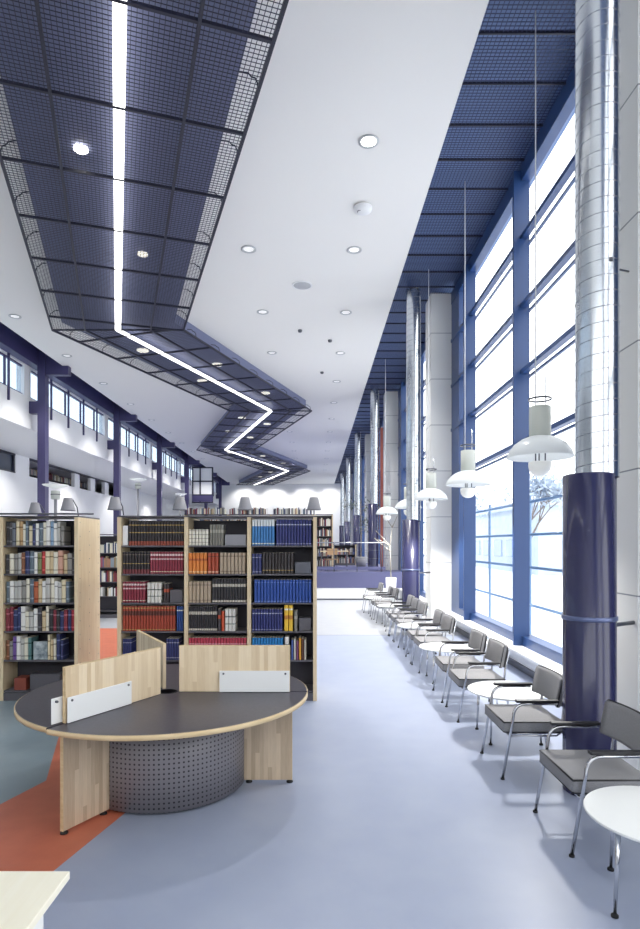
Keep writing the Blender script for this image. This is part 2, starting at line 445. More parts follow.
# ------------------------------------------------------------------ zigzag mesh raft under the ceiling
RZ = 7.60; HW = 1.70
PTS = [(1.35, Y0), (-5.11, 15.56), (-1.84, 25.04), (-5.28, 35.4), (-2.05, 45.6), (-5.7, 56.4)]
names = ['nearest run of the zigzag mesh raft, directly above the round desk', 'second run of the zigzag mesh raft, from far bend of the nearest run', 'third run of the zigzag mesh raft, bending back towards the left columns', 'fourth run of the zigzag mesh raft, second last before the end wall', 'last run of the zigzag mesh raft, ending by the white end wall']
hangers = []
for k, ((xa, ya), (xb, yb)) in enumerate(zip(PTS, PTS[1:])):
    t = thing('ceiling_raft', 'dark ' + names[k], 'ceiling raft', ((xa+xb)/2, (ya+yb)/2, RZ), 0, 'runs of the zigzag ceiling raft')
    ox, oy, oz = t.location
    sl = (xb-xa)/(yb-ya)
    xc = lambda y: xa+(y-ya)*sl
    L = lambda u, y, z: (xc(y)+u-ox, y-oy, z-oz)
    pitch = .06 if k == 0 else (.10 if k == 1 else .17); wt = .007 if k < 2 else .010
    ps = 3.0 if k == 0 else ya
    g = MB()
    n = int(2*HW/pitch)
    for i in range(n+1):
        u = -HW + 2*HW*i/n
        if abs(u) > .1: g.bar(L(u, ps, RZ), L(u, yb, RZ), wt, .006)
    d = Vector((1, -sl)).normalized()         # across the run, square to it
    e = d.x - sl*d.y
    def cross(target, step, w, h, z, start):
        s0 = start
        while s0 < yb+2.5:
            lo, hi = -HW/abs(e), HW/abs(e)
            if abs(d.y) > 1e-6:
                c1, c2 = (ps-s0)/d.y, (yb-s0)/d.y
                lo, hi = max(lo, min(c1, c2)), min(hi, max(c1, c2))
            if hi-lo > .03:
                p = (xc(s0)+lo*d.x-ox, s0+lo*d.y-oy, z-oz); q = (xc(s0)+hi*d.x-ox, s0+hi*d.y-oy, z-oz)
                target.bar(p, q, w, h)
            s0 += step
    cross(g, pitch, wt, .006, RZ+.006, ps-2)
    g.build('wire_grille', M['raftwire'], t)
    fr = MB()
    for u in (-HW, -HW/2, HW/2, HW): fr.bar(L(u, ps, RZ), L(u, yb, RZ), .04, .05)
    fr.bar(L(-HW, yb, RZ), L(HW, yb, RZ), .035, .04)
    cross(fr, 1.5, .04, .04, RZ, 7.62-6*1.5 if k == 0 else ya+.4-3)
    fr.build('frame', M['raftframe'], t)
    h = MB(); HB = 1.46
    v = [h.bm.verts.new(L(u, yy, z)) for z in (7.80, 8.05) for (u, yy) in ((-HB, ps), (HB, ps), (HB, yb), (-HB, yb))]
    for q in ((0,1,2,3), (0,1,5,4), (1,2,6,5), (2,3,7,6), (3,0,4,7)): h.face([v[i] for i in q])
    h.build('hull', M['rafthull'], t)
    ls = MB(); w = .075
    v = [ls.bm.verts.new(L(u, yy, z)) for z in (7.588, 7.612) for (u, yy) in ((-w, ps), (w, ps), (w, yb), (-w, yb))]
    for q in ((0,1,2,3),(4,5,6,7),(0,1,5,4),(1,2,6,5),(2,3,7,6),(3,0,4,7)): ls.face([v[i] for i in q])
    ls.build('light_strip', M['tube_light'], t)
    # hooks from the raft's edge up to the ceiling
    yy = ps+.6
    while yy < yb:
        for u in (-HW, HW):
            if k < 2: MB().tube([L(u, yy, RZ), L(u*.995, yy, RZ+.10), L(u*.98, yy, RZ+.16), L(u*.955, yy, RZ+.17), L(u*.93, yy, 7.82), L(u*.84, yy, 7.84)], .010, 5).build('hanger', M['raftframe'], t)
        yy += 1.25
    # the small spots behind the mesh
    spots = [(-.55, 8.7), (.48, 11.85)] if k == 0 else [(-.75, ya+2.2), (-.75, ya+5.5), (.75, ya+3.6), (.75, ya+7.2)]
    for (u, yy) in spots:
        r = .10 if k == 0 else .17
        MB().lathe([(0,0),(r,0),(r,.03),(0,.03)], 20, L(u, yy, 7.76)).build('spot_lamp', M['downlamp' if k == 0 and yy < 10 else 'spotwarm'], t)

# ------------------------------------------------------------------ ceiling fittings
dl = thing('downlight', 'x', 'downlight', (.8, 8.93, ZC), 0, 'recessed ceiling downlights')
MB().lathe([(.10,.0),(.155,-.004),(.155,-.018),(.12,-.018),(.10,0)], 28).build('trim_ring', M['ringgrey'], dl)
MB().lathe([(0,-.006),(.10,-.006)], 24).build('lamp', M['lampdim'], dl)
lit = dup(dl, (.8, 8.93, ZC), 0, 'only brightly lit downlight, large in the white ceiling before the smoke detector')
[c for c in lit.children if c.name.startswith('lamp')][0].data = MB().lathe([(0,-.012),(.125,-.012)], 24).mesh('lamp', M['downlamp'])
first = True; SPOTS = []
for col, (x, y00, n) in enumerate([(.8, 8.93, 13), (-1.35, 12.2, 12), (-7.9, 15.8, 9)]):
    row = ['window-side', 'middle', 'column-side'][col]
    seen = 0
    for i in range(n):
        y = y00 + 3.3*i
        if y > Y1-1: continue
        # skip where the raft is in the way
        hide = False
        for (xa, ya), (xb, yb) in zip(PTS, PTS[1:]):
            if ya <= y <= yb and abs(x-(xa+(y-ya)/(yb-ya)*(xb-xa))) < 1.75: hide = True
        if hide: continue
        seen += 1
        lab = 'round recessed downlight, %s along the %s row of the ceiling' % (ORD[seen-1], row)
        if (col, i) == (0, 0): SPOTS.append((x, y)); continue
        if first: o = dl; o.location = (x, y, ZC); o['label'] = lab; first = False
        else: o = dup(dl, (x, y, ZC), 0, lab)
        SPOTS.append((x, y))
d = thing('smoke_detector', 'round white domed detector hanging from the ceiling past the brightest downlight', 'smoke detector', (.85, 10.65, ZC))
MB().lathe([(0,-.13),(.09,-.125),(.15,-.09),(.165,-.05),(.165,-.03),(.10,-.02),(.10,0)], 28).build('dome', M['white'], d)
MB().lathe([(.04,-.134),(.055,-.134),(.055,-.12)], 20, (-.05,-.03,.01)).build('sensor_ring', M['lampgrey'], d)
d = thing('ceiling_speaker', 'flat round white speaker disc flush in the ceiling, between the downlight rows', 'speaker', (-.3, 13.9, ZC))
MB().lathe([(0,-.02),(.19,-.02),(.205,-.012),(.205,0)], 28).build('grille', M['ringgrey'], d)
MB().lathe([(.205,-.0),(.205,-.022),(.235,-.018),(.235,0)], 28).build('rim', M['white'], d)
for i, (px, py) in enumerate([(330,340), (322,372), (300,330)]):
    y = 6*F/(VY-py); x = P(px, y)
    tag(MB().lathe([(0,-.07),(.05,-.06),(.06,-.02),(.06,0)], 16, (0,0,0)).build('ceiling_sprinkler', M['steel'], None, (x, y, ZC)), 'tiny grey sprinkler head on white ceiling, %s' % ['near the window-side downlights', 'farthest of the sprinkler heads from the camera', 'midway between the downlight rows'][i], 'sprinkler', 'sprinkler heads')

# ------------------------------------------------------------------ armchairs and round tables
def arc(c, r, a0, a1, n):
    return [(c[0]+r*math.cos(a0+(a1-a0)*k/n), c[1]+r*math.sin(a0+(a1-a0)*k/n)) for k in range(n+1)]
def make_chair():
    t = thing('armchair', 'x', 'chair', (0,0,0))
    for s in (-1, 1):
        y = s*.325
        pts = [(-.315,y,.012), (-.225,y*.99,.52)]
        pts += [(-.222+.0 + a, y*.99, b) for a, b in [(.004,.575),(.018,.61),(.042,.637),(.075,.653),(.11,.657)]]
        pts += [(.16,y*.99,.657)]
        lg = MB().tube(pts, .0125, 10).build('leg', M['chrome'], t)
        MB().lathe([(0,0),(.018,0),(.018,.012),(.012,.016),(0,.016)], 12, (-.316,y,0)).build('foot', M['rubber'], lg)
        MB().box(-.20, y*.99-.027, .670, .17, y*.99+.027, .692).bevel(.006).build('armrest', M['black'], t)
        yb = s*.255
        lg = MB().tube([(.31,yb,.012),(.25,yb,.36),(.232,yb,.47),(.245,yb,.60),(.285,yb,.82)], .0115, 10).build('leg', M['chrome'], t)
        MB().lathe([(0,0),(.017,0),(.017,.012),(.011,.016),(0,.016)], 12, (.312,yb,0)).build('foot', M['rubber'], lg)
    f = MB()
    f.tube([(-.25,-.32,.375),(-.25,.32,.375)], .010, 8)
    for s in (-1,1): f.tube([(-.25,s*.26,.375),(.245,s*.255,.385)], .010, 8); f.tube([(-.252,s*.322,.375),(.16,s*.31,.375),(.245,s*.255,.40)], .008, 8)
    f.tube([(.245,-.255,.39),(.245,.255,.39)], .010, 8)
    f.build('under_frame', M['chrome'], t)
    c = MB(); c.box(-.30,-.297,.395,.24,.297,.492); c.bevel(.022, 3)
    for fc in c.bm.faces: fc.smooth = True
    st = c.build('seat', M['fabric'], t)
    pp = MB()
    for z in (.484,.403):
        loop = [(-.293,-.29,z),(.233,-.29,z),(.233,.29,z),(-.293,.29,z),(-.293,-.29,z)]
        pp.tube(loop, .0075, 6)
    pp.build('piping', M['black'], st)
    # backrest: gently curved pad leaning back
    b = MB(); n = 8; rings = []
    def prof(y):
        bend = -.045*(abs(y)/.3)**2
        return bend
    for i in range(n+1):
        y = -.295+.59*i/n; o = prof(y)
        ring = []
        for (dx, z) in [(.0,.618),(-.006,.64),(-.006,.84),(.0,.862),(.03,.868),(.044,.85),(.044,.635),(.03,.615)]:
            lean = (z-.62)*.20
            ring.append(b.bm.verts.new((.205+dx+lean+o, y, z)))
        rings.append(ring)
    for A, B in zip(rings, rings[1:]):
        for k in range(8):
            fc = b.face([A[k], A[(k+1)%8], B[(k+1)%8], B[k]]); fc.smooth = True
    b.face(rings[0][::-1]); b.face(rings[-1])
    bk = b.build('backrest', M['fabric'], t)
    e = MB()
    for y in (-.296,.296):
        o = prof(y); e.tube([(.215+(z-.62)*.2+o+.0, y, z) for z in (.62,.74,.862)], .006, 6)
    e.tube([(.222+.245*.2+prof(-.295+.59*i/n), -.295+.59*i/n, .868) for i in range(n+1)], .006, 6)
    e.build('piping', M['black'], bk)
    sh = MB()
    rings = []
    for i in range(n+1):
        y = -.29+.58*i/n; o = prof(y)
        rings.append([sh.bm.verts.new((.252+dx+(z-.62)*.2+o, y, z)) for dx, z in ((0,.625),(0,.855),(.014,.855),(.014,.625))])
    for A, B in zip(rings, rings[1:]):
        for k in range(4): sh.face([A[k], A[(k+1)%4], B[(k+1)%4], B[k]])
    sh.face(rings[0][::-1]); sh.face(rings[-1])
    sh.build('back_shell', M['black'], t)
    return t
chair = make_chair()
CH = [4.26, 5.55, 7.22, 8.07, 9.85, 10.6, 12.2, 13.0, 13.75, 15.92, 16.64, 18.23]
who = ['at the very front, before the first duct', 'second from the camera, behind the first duct', 'third from the camera, beyond the second round table', 'fourth from the camera, before third round table', 'fifth from the camera, beyond the third round table', 'sixth from the camera, before the fourth round table', 'seventh from the camera, beyond the fourth round table', 'eighth from the camera, just before the second duct', 'ninth from the camera, beside the second duct', 'tenth from the camera, beyond the fifth round table', 'eleventh from the camera, before the last round table', 'last one in the row, nearest the raised level']
for i, y in enumerate(CH):
    lab = 'grey chrome armchair ' + who[i]
    x = (1.95 if i == 1 else 2.0 if i == 0 else 1.965) - max(0, y-15)*.06
    o = chair if i == 0 else dup(chair, (0,0,0), 0)
    o.location = (x, y, 0); o.rotation_euler.z = random.uniform(-.03, .03) if i > 1 else 0
    o['label'] = lab; o['group'] = 'armchairs along the window wall'
tb = thing('round_table', 'x', 'table', (0,0,0))
MB().lathe([(0,.482),(.402,.482),(.415,.488),(.418,.495),(.415,.502),(0,.502)], 56, smooth=False).build('tabletop', M['tabletop'], tb)
MB().lathe([(.20,.470),(.25,.470),(.25,.482),(.20,.482),(.20,.470)], 32).build('ring_frame', M['chrome'], tb)
for a in range(4):
    an = PI/4+a*PI/2; cx, cy = math.cos(an), math.sin(an)
    lg = MB().tube([(.365*cx,.365*cy,.012),(.34*cx,.34*cy,.482)], [.0095,.015], 12).build('leg', M['chrome'], tb)
    MB().lathe([(0,0),(.02,0),(.02,.012),(.01,.02),(0,.02)], 12, (.366*cx,.366*cy,0)).build('foot', M['rubber'], lg)
TB = [3.43, 6.38, 9.05, 11.42, 15.13, 17.42]
tw = ['cut off by the photo edge, before nearest armchair', 'between the second and third armchairs', 'between the fourth and fifth armchairs', 'between the sixth and seventh armchairs', 'between the ninth and tenth armchairs', 'between the eleventh and last armchairs']
for i, y in enumerate(TB):
    o = tb if i == 0 else dup(tb, (0,0,0), 0)
    o.rotation_euler.z = math.radians(-24) if i == 0 else 0
    o.location = ((2.05 if i == 1 else 1.99) - max(0, y-15)*.06, y, 0); o['label'] = 'low round white table, ' + tw[i]; o['group'] = 'round tables along the window wall'

# ------------------------------------------------------------------ pendants over the seating
pend = thing('pendant_lamp', 'x', 'pendant lamp', (0,0,0))
sh = MB(); prof = [(.10,3.275),(.13,3.262),(.20,3.235),(.28,3.18),(.335,3.11),(.365,3.035)]
sh.lathe(prof + [(r-.006, z-.008) for r, z in prof[::-1]], 40); sh.build('shade', M['shade'], pend)
MB().lathe([(0,3.24),(.118,3.24),(.118,3.60),(.112,3.605),(.0,3.605)], 28).build('canister', M['canister'], pend)
gl = MB().lathe([(0,2.815),(.045,2.822),(.085,2.845),(.115,2.885),(.125,2.93),(.125,2.975),(.118,2.98),(0,2.98)], 28).build('globe', M['opal'], pend)
pn = MB()
for a in range(3): pn.tube([(.06*math.cos(a*2.1), .06*math.sin(a*2.1), 2.97), (.06*math.cos(a*2.1), .06*math.sin(a*2.1), 3.25)], .008, 6)
pn.build('pin', M['steel'], pend)
MB().lathe([(.122,3.68),(.128,3.68),(.128,3.70),(.122,3.70),(.122,3.68)], 24).build('collar_ring', M['steel'], pend)
MB().tube([(-.05,0,3.6),(-.05,0,8.1)], .007, 6).build('suspension_rod', M['white'], pend)
MB().tube([(.065,0,3.6),(.065,0,3.95)], .007, 6).build('stay_rod', M['chrome'], pend)
pw = ['largest, in front of the nearest mullion', 'second from the camera, in front of the blue jamb', 'third from the camera, in front of the white pier', 'fourth from the camera, beside the second duct', 'farthest, before the raised level', 'last one before the raised level']
for i in range(5):
    o = pend if i == 0 else dup(pend, (0,0,0), 0)
    y = 6.8+3.2*i
    o.location = (2.55 - (.2 if i in (4,) else 0), y, 0)
    o['label'] = 'white saucer pendant, ' + pw[i]; o['group'] = 'pendants along the window wall'

# ------------------------------------------------------------------ three-spoke round reading desk
DX, DY, DH = -1.268, 5.17, .78
desk = thing('reading_desk', 'large round three-station reading desk with dark top and pale wooden dividers', 'desk', (DX, DY, 0))
SPK = [math.radians(241), 0.0, math.radians(120)]
R = 1.20
for k in range(3):
    a0 = SPK[k] + .012; a1 = SPK[(k+1)%3]
    while a1 < a0: a1 += 2*PI
    a1 -= .012
    rr = R if k != 2 else R-.02
    n = 48; poly = [(.09*math.cos(a0+(a1-a0)*i/8), .09*math.sin(a0+(a1-a0)*i/8)) for i in range(9)][::-1]
    poly = [(rr*math.cos(a0+(a1-a0)*i/n), rr*math.sin(a0+(a1-a0)*i/n)) for i in range(n+1)] + poly
    tp = MB().prism(poly, DH-.034, DH).build('desktop', M['deskdark'], desk)
    MB().lathe([(rr-.004,DH-.036),(rr+.006,DH-.034),(rr+.006,DH-.003),(rr-.004,DH+.001)], 48, (0,0,0), a0, a1).build('edge_band', M['woodedge'], tp)
    MB().lathe([(.655,.022),(.66,.022),(.66,DH-.036),(.655,DH-.036)], 40, (0,0,0), a0+.02, a1-.02).build('perforated_screen', M['perforated'], desk)
MB().lathe([(.075,DH-.1),(.085,DH-.1),(.085,DH+.002),(.075,DH+.002)], 24).build('hub', M['black'], desk)
bk = MB()
bk.lathe([(0,.004),(.62,.004),(.64,.022)], 40); bk.build('base_plate', M['black'], desk)
for k, a in enumerate(SPK):
    dv = MB().box(.10,-.014,DH+.001,1.05,.014,1.175).bevel(.003,1)
    dv = dv.build('divider', M['wood'], desk, None, a)
    e = MB(); e.box(.10,-.0145,1.1725,1.052,.0145,1.177); e.box(1.0495,-.0145,DH+.001,1.0525,.0145,1.1765); e.build('edge_band', M['woodedge'], dv)
    for s, (u0, u1) in ((1, (.45, 1.05)), (-1, (.45, 1.05) if k == 1 else (.5, 1.13))):
        pn = MB().box(u0, s*.034-.004, DH+.004, u1, s*.034+.004, DH+.185).bevel(.002,1).build('backing_strip', M['acrylic'], dv)
        sc_ = MB()
        for uu in (u0+.035, u1-.035):
            sc_.lathe([(0,0),(.009,0),(.009,.02),(0,.02)], 10, (0,0,0))
            for v in list(sc_.bm.verts)[-64:]: pass
        sc_.bm.free(); sc_ = MB()
        for uu in (u0+.035, u1-.035): sc_.tube([(uu, s*.012, DH+.160), (uu, s*.043, DH+.160)], .009, 10)
        sc_.build('screw', M['steel'], pn)
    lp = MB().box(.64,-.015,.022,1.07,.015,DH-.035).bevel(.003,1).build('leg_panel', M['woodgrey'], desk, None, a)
    e = MB(); e.box(1.069,-.0155,.022,1.0725,.0155,DH-.035); e.build('edge_band', M['woodedge'], lp)
    g = MB(); g.lathe([(0,0),(.028,0),(.028,.010),(.012,.016),(.012,.024),(0,.024)], 14, (1.05,0,0)); g.build('glide_foot', M['rubber'], lp)
    g = MB(); g.lathe([(0,0),(.028,0),(.028,.010),(.012,.016),(.012,.024),(0,.024)], 14, (.70,0,0)); g.build('glide_foot', M['rubber'], lp)

# ------------------------------------------------------------------ pale counter corner in front
ct = thing('service_counter', 'pale wooden service counter corner at the bottom edge of the photo', 'counter', (P(70,2.11), 2.11, 0))
MB().prism([(-2.0,.008),(-.0,0),(.0,-1.6),(-2.0,-1.6)], .872, .90).bevel(.002,1).build('countertop', M['counter'], ct)
MB().box(-.055,-1.55,0,-.03,-.14,.872).build('side_panel', M['counterside'], ct)
MB().box(-1.95,-.165,.0,-.055,-.14,.872).build('front_panel', M['counterside'], ct)

# ------------------------------------------------------------------ bookcases
BY = 7.83; PXM = F/BY
SHELF_Z = [Z(p, BY) for p in (545.5, 574, 603, 631.5, 660.5)] + [.13]
def bookcase(name_label, x0, x1, yf, depth, ups, top, shelves, base=0, holes=(False, False), mats=None, group=None):
    """freestanding two-sided case; the aisle side that faces the camera is open, ups are the uprights' x"""
    t = thing('bookcase', name_label, 'bookcase', ((x0+x1)/2, yf, base), 0, group)
    ox = (x0+x1)/2
    for i, u in enumerate(ups):
        end = i in (0, len(ups)-1)
        b = MB(); b.box(u-.024-ox, 0, 0, u+.024-ox, depth, top)
        if end:
            b.mi = 1
            s = 1 if i else -1
            for yy in (.07*depth/.8, .40*depth/.8, .73*depth/.8):
                for q in range(12):
                    zz = .3+q*.185 + (.07 if yy > .2 and yy < .6 else 0)
                    if zz < top-.05: b.box(min(u+s*.0235, u+s*.0245)-ox, yy-.006, zz-.006, max(u+s*.0235, u+s*.0245)-ox, yy+.006, zz+.006)
        b.build('side_panel', [M['birch'], M['shelfgrey']], t)
    for a, c in zip(ups, ups[1:]):
        for z in shelves:
            MB().box(a+.024-ox, .02, z-.020-base, c-.024-ox, depth/2-.01, z-base).build('shelf', M['shelfgrey'], t)
        MB().box(a+.024-ox, depth/2-.01, .08, c-.024-ox, depth/2+.01, top-.03).build('back_panel', M['backgrey'], t)
        MB().box(a+.024-ox, .015, 0, c-.024-ox, depth-.015, .10).build('plinth', M['shelfgrey'], t)
    MB().box(x0+.0-ox, .012, top, x1-ox, depth-.012, top+.02).build('top_board', M['shelfgrey'], t)
    return t
UPS = [P(119,BY), P(186,BY), P(249,BY), P(315,BY)]
TOP = 2.40
bookcase('long three-bay wooden bookcase of volume sets behind the round desk', UPS[0]-.024, UPS[3]+.024, BY, .8, UPS, TOP, SHELF_Z)
LUP = [P(1,BY)-.0, P(78,BY)-.024]
bookcase('wooden bookcase with broad end panel and mixed books, at photo edge', LUP[0]-.024, LUP[1]+.024, BY, .8, LUP, TOP, SHELF_Z)
rl = tag(MB().tube([(LUP[0]-.3, BY-.06, 2.44), (LUP[1]+.25, BY-.06, 2.44)], .012, 8).build('light_rail', M['steel']), 'thin grey rail running above the mixed-book case to carry its lamps', 'rail')

# books ------------------------------------------------------------
BOOKS = 0
def spine_mat(name, base, bands=()):
    m = mat(name, base, .5)
    if bands:
        t = NT(m); tc = t.n('ShaderNodeTexCoord'); sp = t.n('ShaderNodeSeparateXYZ'); t.l(tc.outputs['Generated'], sp.inputs[0])
        st = [(0, base)]
        for z0, z1, c in sorted(bands, key=lambda q: q[0]):
            if z0 <= 0: st[0] = (0, c)
            else: st.append((z0, c))
            if z1 < 1: st.append((z1, base))
        t.l(t.ramp(sp.outputs['Z'], st, 'CONSTANT'), t.b.inputs['Base Color'])
    return m
M['pages'] = mat('pages', srgb(226,218,198), .8)
def book_mesh(w, h, d, m, tilt=0):
    b = MB(); n = 5
    # cover wrapped round the back with a rounded spine towards the aisle (-y)
    poly = [(-w/2, d), (-w/2, .012)] + [(-w/2*math.cos(PI*i/n), .012-.011*math.sin(PI*i/n)) for i in range(1, n)] + [(w/2, .012), (w/2, d)]
    lo = [b.bm.verts.new((x, y, 0)) for x, y in poly]; hi = [b.bm.verts.new((x, y, h)) for x, y in poly]
    for i in range(len(poly)-1): b.face([lo[i], lo[i+1], hi[i+1], hi[i]])
    b.face(lo[::-1]); b.face([lo[-1], lo[0], hi[0], hi[-1]])
    b.face(hi)
    b.mi = 1; b.box(-w/2+.002, .02, h-.0005, w/2-.002, d-.004, h+.0008)
    return b.mesh('book', [m, M['pages']])
BAYN = ['first', 'middle', 'third']; ROWN = ['top', 'second', 'third', 'fourth', 'fifth', 'lowest']
def book(me, x, z, label, group, y=None, ry=0):
    global BOOKS
    o = bpy.data.objects.new('book', me); COL.objects.link(o)
    o.location = (x, (BY+.035) if y is None else y, z+.0008); o.rotation_euler.y = ry
    tag(o, label, 'book', group); BOOKS += 1
    return o
gold = srgb(190,160,96); cream = srgb(226,216,190); W = srgb(232,230,224)
c_black = spine_mat('bk_black', srgb(44,38,42), [(0,.17,srgb(150,70,52)), (.5,.53,gold), (.80,.83,gold)])
c_black2 = spine_mat('bk_black2', srgb(46,40,44), [(0,.2,srgb(120,52,58)), (.45,.48,gold), (.85,.88,srgb(120,110,100))])
c_maroon = spine_mat('bk_maroon', srgb(140,48,66), [(.08,.11,cream), (.64,.70,srgb(220,190,190)), (.82,.90,srgb(226,206,204))])
c_white = spine_mat('bk_white', srgb(224,222,214), [(.3,.34,srgb(120,130,120)), (.62,.68,srgb(110,116,110))])
c_dark = spine_mat('bk_dark', srgb(60,54,58), [(.55,.72,srgb(186,84,58))])
c_red = spine_mat('bk_red', srgb(166,70,50), [(.04,.07,gold), (.62,.80,srgb(96,50,44)), (.90,.93,gold)])
c_blue = spine_mat('bk_blue', srgb(40,74,138), [(.80,.84,W)])
c_navy = spine_mat('bk_navy', srgb(52,58,110), [(.80,.83,srgb(190,190,205)), (.08,.12,srgb(160,160,180))])
c_check = spine_mat('bk_check', srgb(226,222,208), [(.18,.21,srgb(130,120,110)), (.42,.45,srgb(130,120,110)), (.66,.69,srgb(130,120,110)), (.9,.93,srgb(130,120,110))])
c_grey = spine_mat('bk_grey', srgb(128,126,118), [(.6,.75,srgb(176,172,160))])
c_orange = spine_mat('bk_orange', srgb(222,134,60), [(.62,.72,srgb(182,86,44)), (.06,.12,srgb(240,200,150))])
c_rust = spine_mat('bk_rust', srgb(172,74,48), [(.06,.12,srgb(226,190,160)), (.8,.84,srgb(110,50,40))])
c_beige = spine_mat('bk_beige', srgb(178,160,138), [(.82,.86,srgb(110,96,86)), (.1,.13,srgb(120,104,92))])
c_blackw = spine_mat('bk_blackw', srgb(50,48,52), [(.02,.10,srgb(212,204,190)), (.66,.78,srgb(196,190,178))])
c_pink = spine_mat('bk_pink', srgb(186,62,82), [(.35,.40,srgb(226,170,176)), (.70,.75,srgb(226,170,176))])
c_bluew = spine_mat('bk_bluew', srgb(66,128,186), [(.74,1,srgb(222,226,228)), (.05,.09,W)])
c_navyset = spine_mat('bk_navyset', srgb(48,54,112), [(.78,.82,srgb(196,198,214)), (.05,.08,srgb(150,150,180))])
c_bluebig = spine_mat('bk_bluebig', srgb(44,80,158), [(.04,.07,srgb(130,150,200)), (.86,.89,srgb(110,140,200))])
c_sky = spine_mat('bk_sky', srgb(38,128,190), [(.10,.14,W)])
c_yellow = spine_mat('bk_yellow', srgb(232,190,60), [(.45,.60,srgb(190,120,50)), (.8,.86,W)])
c_char = spine_mat('bk_char', srgb(54,48,50), [(.15,.18,gold)])

def run(bay, row, px0, px1, n, m, desc, hpx=22, dep=.22, seq=True):
    """n volumes of one set between two picture columns of a shelf"""
    x0, x1 = P(px0, BY+.04), P(px1, BY+.04); w = (x1-x0)/n; h = hpx/PXM
    me = book_mesh(w*.87, h, dep, m)
    lab = '%s, %s shelf, %s bay of the long bookcase' % (desc, ROWN[row], BAYN[bay])
    for i in range(n):
        book(me, x0+w*(i+.5), SHELF_Z[row], lab, 'set: %s, %s shelf, %s bay' % (desc, ROWN[row], BAYN[bay]))
# first bay
run(0,0,128.5,183.5,19,c_black,'black volume with rust foot band',25)
run(0,1,122.5,149.5,9,c_black2,'black volume with maroon foot band',22)
run(0,1,150,183,12,c_maroon,'maroon volume with pale bands',22)
run(0,2,122.5,145,8,c_maroon,'maroon pale-banded volume',21)
run(0,2,147,161.5,4,c_white,'thick white volume',20)
run(0,2,163.5,169,2,c_dark,'dark book with orange title block',19)
run(0,3,122.5,175.5,18,c_red,'brick red volume with dark title band',25)
run(0,3,176.5,183,3,c_blue,'blue volume beside the brick red set',25)
run(0,4,122.5,131.5,4,c_navy,'navy blue volume partly behind the divider',21)
run(0,4,166,179,5,c_navy,'dark blue book seen between the dividers',21)
# middle bay
run(1,0,188.5,208.5,6,c_check,'cream volume with grey rules',16)
run(1,0,209.5,223.5,5,c_grey,'worn grey-green book',21)
run(1,1,188.5,207,5,c_orange,'bright orange thick volume',21)
run(1,1,207.5,218.5,3,c_rust,'rust red volume beside the orange ones',21)
run(1,1,219.5,245.5,7,c_beige,'beige cloth volume',21)
run(1,2,188.5,211,6,c_beige,'beige cloth-bound volume',21)
run(1,2,212,246,12,c_blackw,'black volume with cream bands',24)
run(1,3,188.5,217,13,c_blackw,'slim black cream-banded volume',25)
run(1,3,217.5,221,1,c_dark,'dark book with orange block',22)
run(1,3,221.3,224.3,1,spine_mat('bk_verm', srgb(200,84,54)),'vermilion book between the dark and white books',20)
run(1,3,224.8,235.5,3,c_white,'white book in the small mixed group',22)
run(1,4,188.5,246.5,20,c_pink,'crimson volume with pink bands',22)
# third bay
run(2,0,251.8,274.5,8,c_bluew,'light blue volume with white head',26)
run(2,0,276,311.5,12,c_navyset,'navy volume with silver title line',26)
run(2,1,251.8,261.5,3,c_navy,'navy book with pale rules',20)
run(2,1,262,293.5,10,c_char,'charcoal volume',21)
run(2,2,254,311.5,18,c_bluebig,'royal blue volume',23)
run(2,3,251.8,282.5,11,c_navyset,'dark navy volume',22)
run(2,3,284,293,2,c_yellow,'yellow and white thick book',26)
run(2,3,294,297.5,1,c_grey,'thin grey book beside the yellow pair',20)
run(2,4,252,283,11,c_sky,'sky blue volume above the wooden divider',22)
run(2,4,284.5,289,1,c_white,'white folder beside the sky blue set',23)
for i, (c, hh) in enumerate([((70,90,150),20), ((200,196,186),21), ((120,70,110),19), ((222,160,60),22), ((90,60,50),21), ((190,184,170),20)]):
    run(2,4,291+i*2.6,293.4+i*2.6,1,spine_mat('bk_m%d' % i, srgb(*c)), ['slim blue book','slim ivory book','slim plum book','slim amber book','slim brown book','slim stone-coloured book'][i]+' in the mixed group',hh)
# bookends and blanks on the long case
def slab(px0, px1, row, hpx, m, name, label, cat, y=.05, dep=.2):
    x0, x1 = P(px0, BY+y), P(px1, BY+y)
    o = MB().box(x0, BY+y, SHELF_Z[row]+.001, x1, BY+y+dep, SHELF_Z[row]+hpx/PXM).bevel(.003,1).build(name, m)
    return tag(o, label, cat)
slab(122.6,127.8,0,20,M['acrylic'],'file_box','plain white file box starting the top shelf of the long bookcase','box')
slab(225,246,0,11,M['lampgrey'],'shelf_block','flat grey box lying on the top shelf of the middle bay','box')
slab(295,311,1,12,M['steel'],'shelf_block','flat grey box ending the second shelf beside the charcoal volumes','box')
slab(299,311,3,13,M['shelfgrey'],'shelf_block','dark grey block on the fourth shelf near the yellow books','box')  # plain dark block at the end of the row
slab(170,182.5,2,13,M['shelfgrey'],'shelf_block','dark grey block standing for shade on the third shelf right of the orange-titled books','box')  # stands in for the shade of the empty shelf end
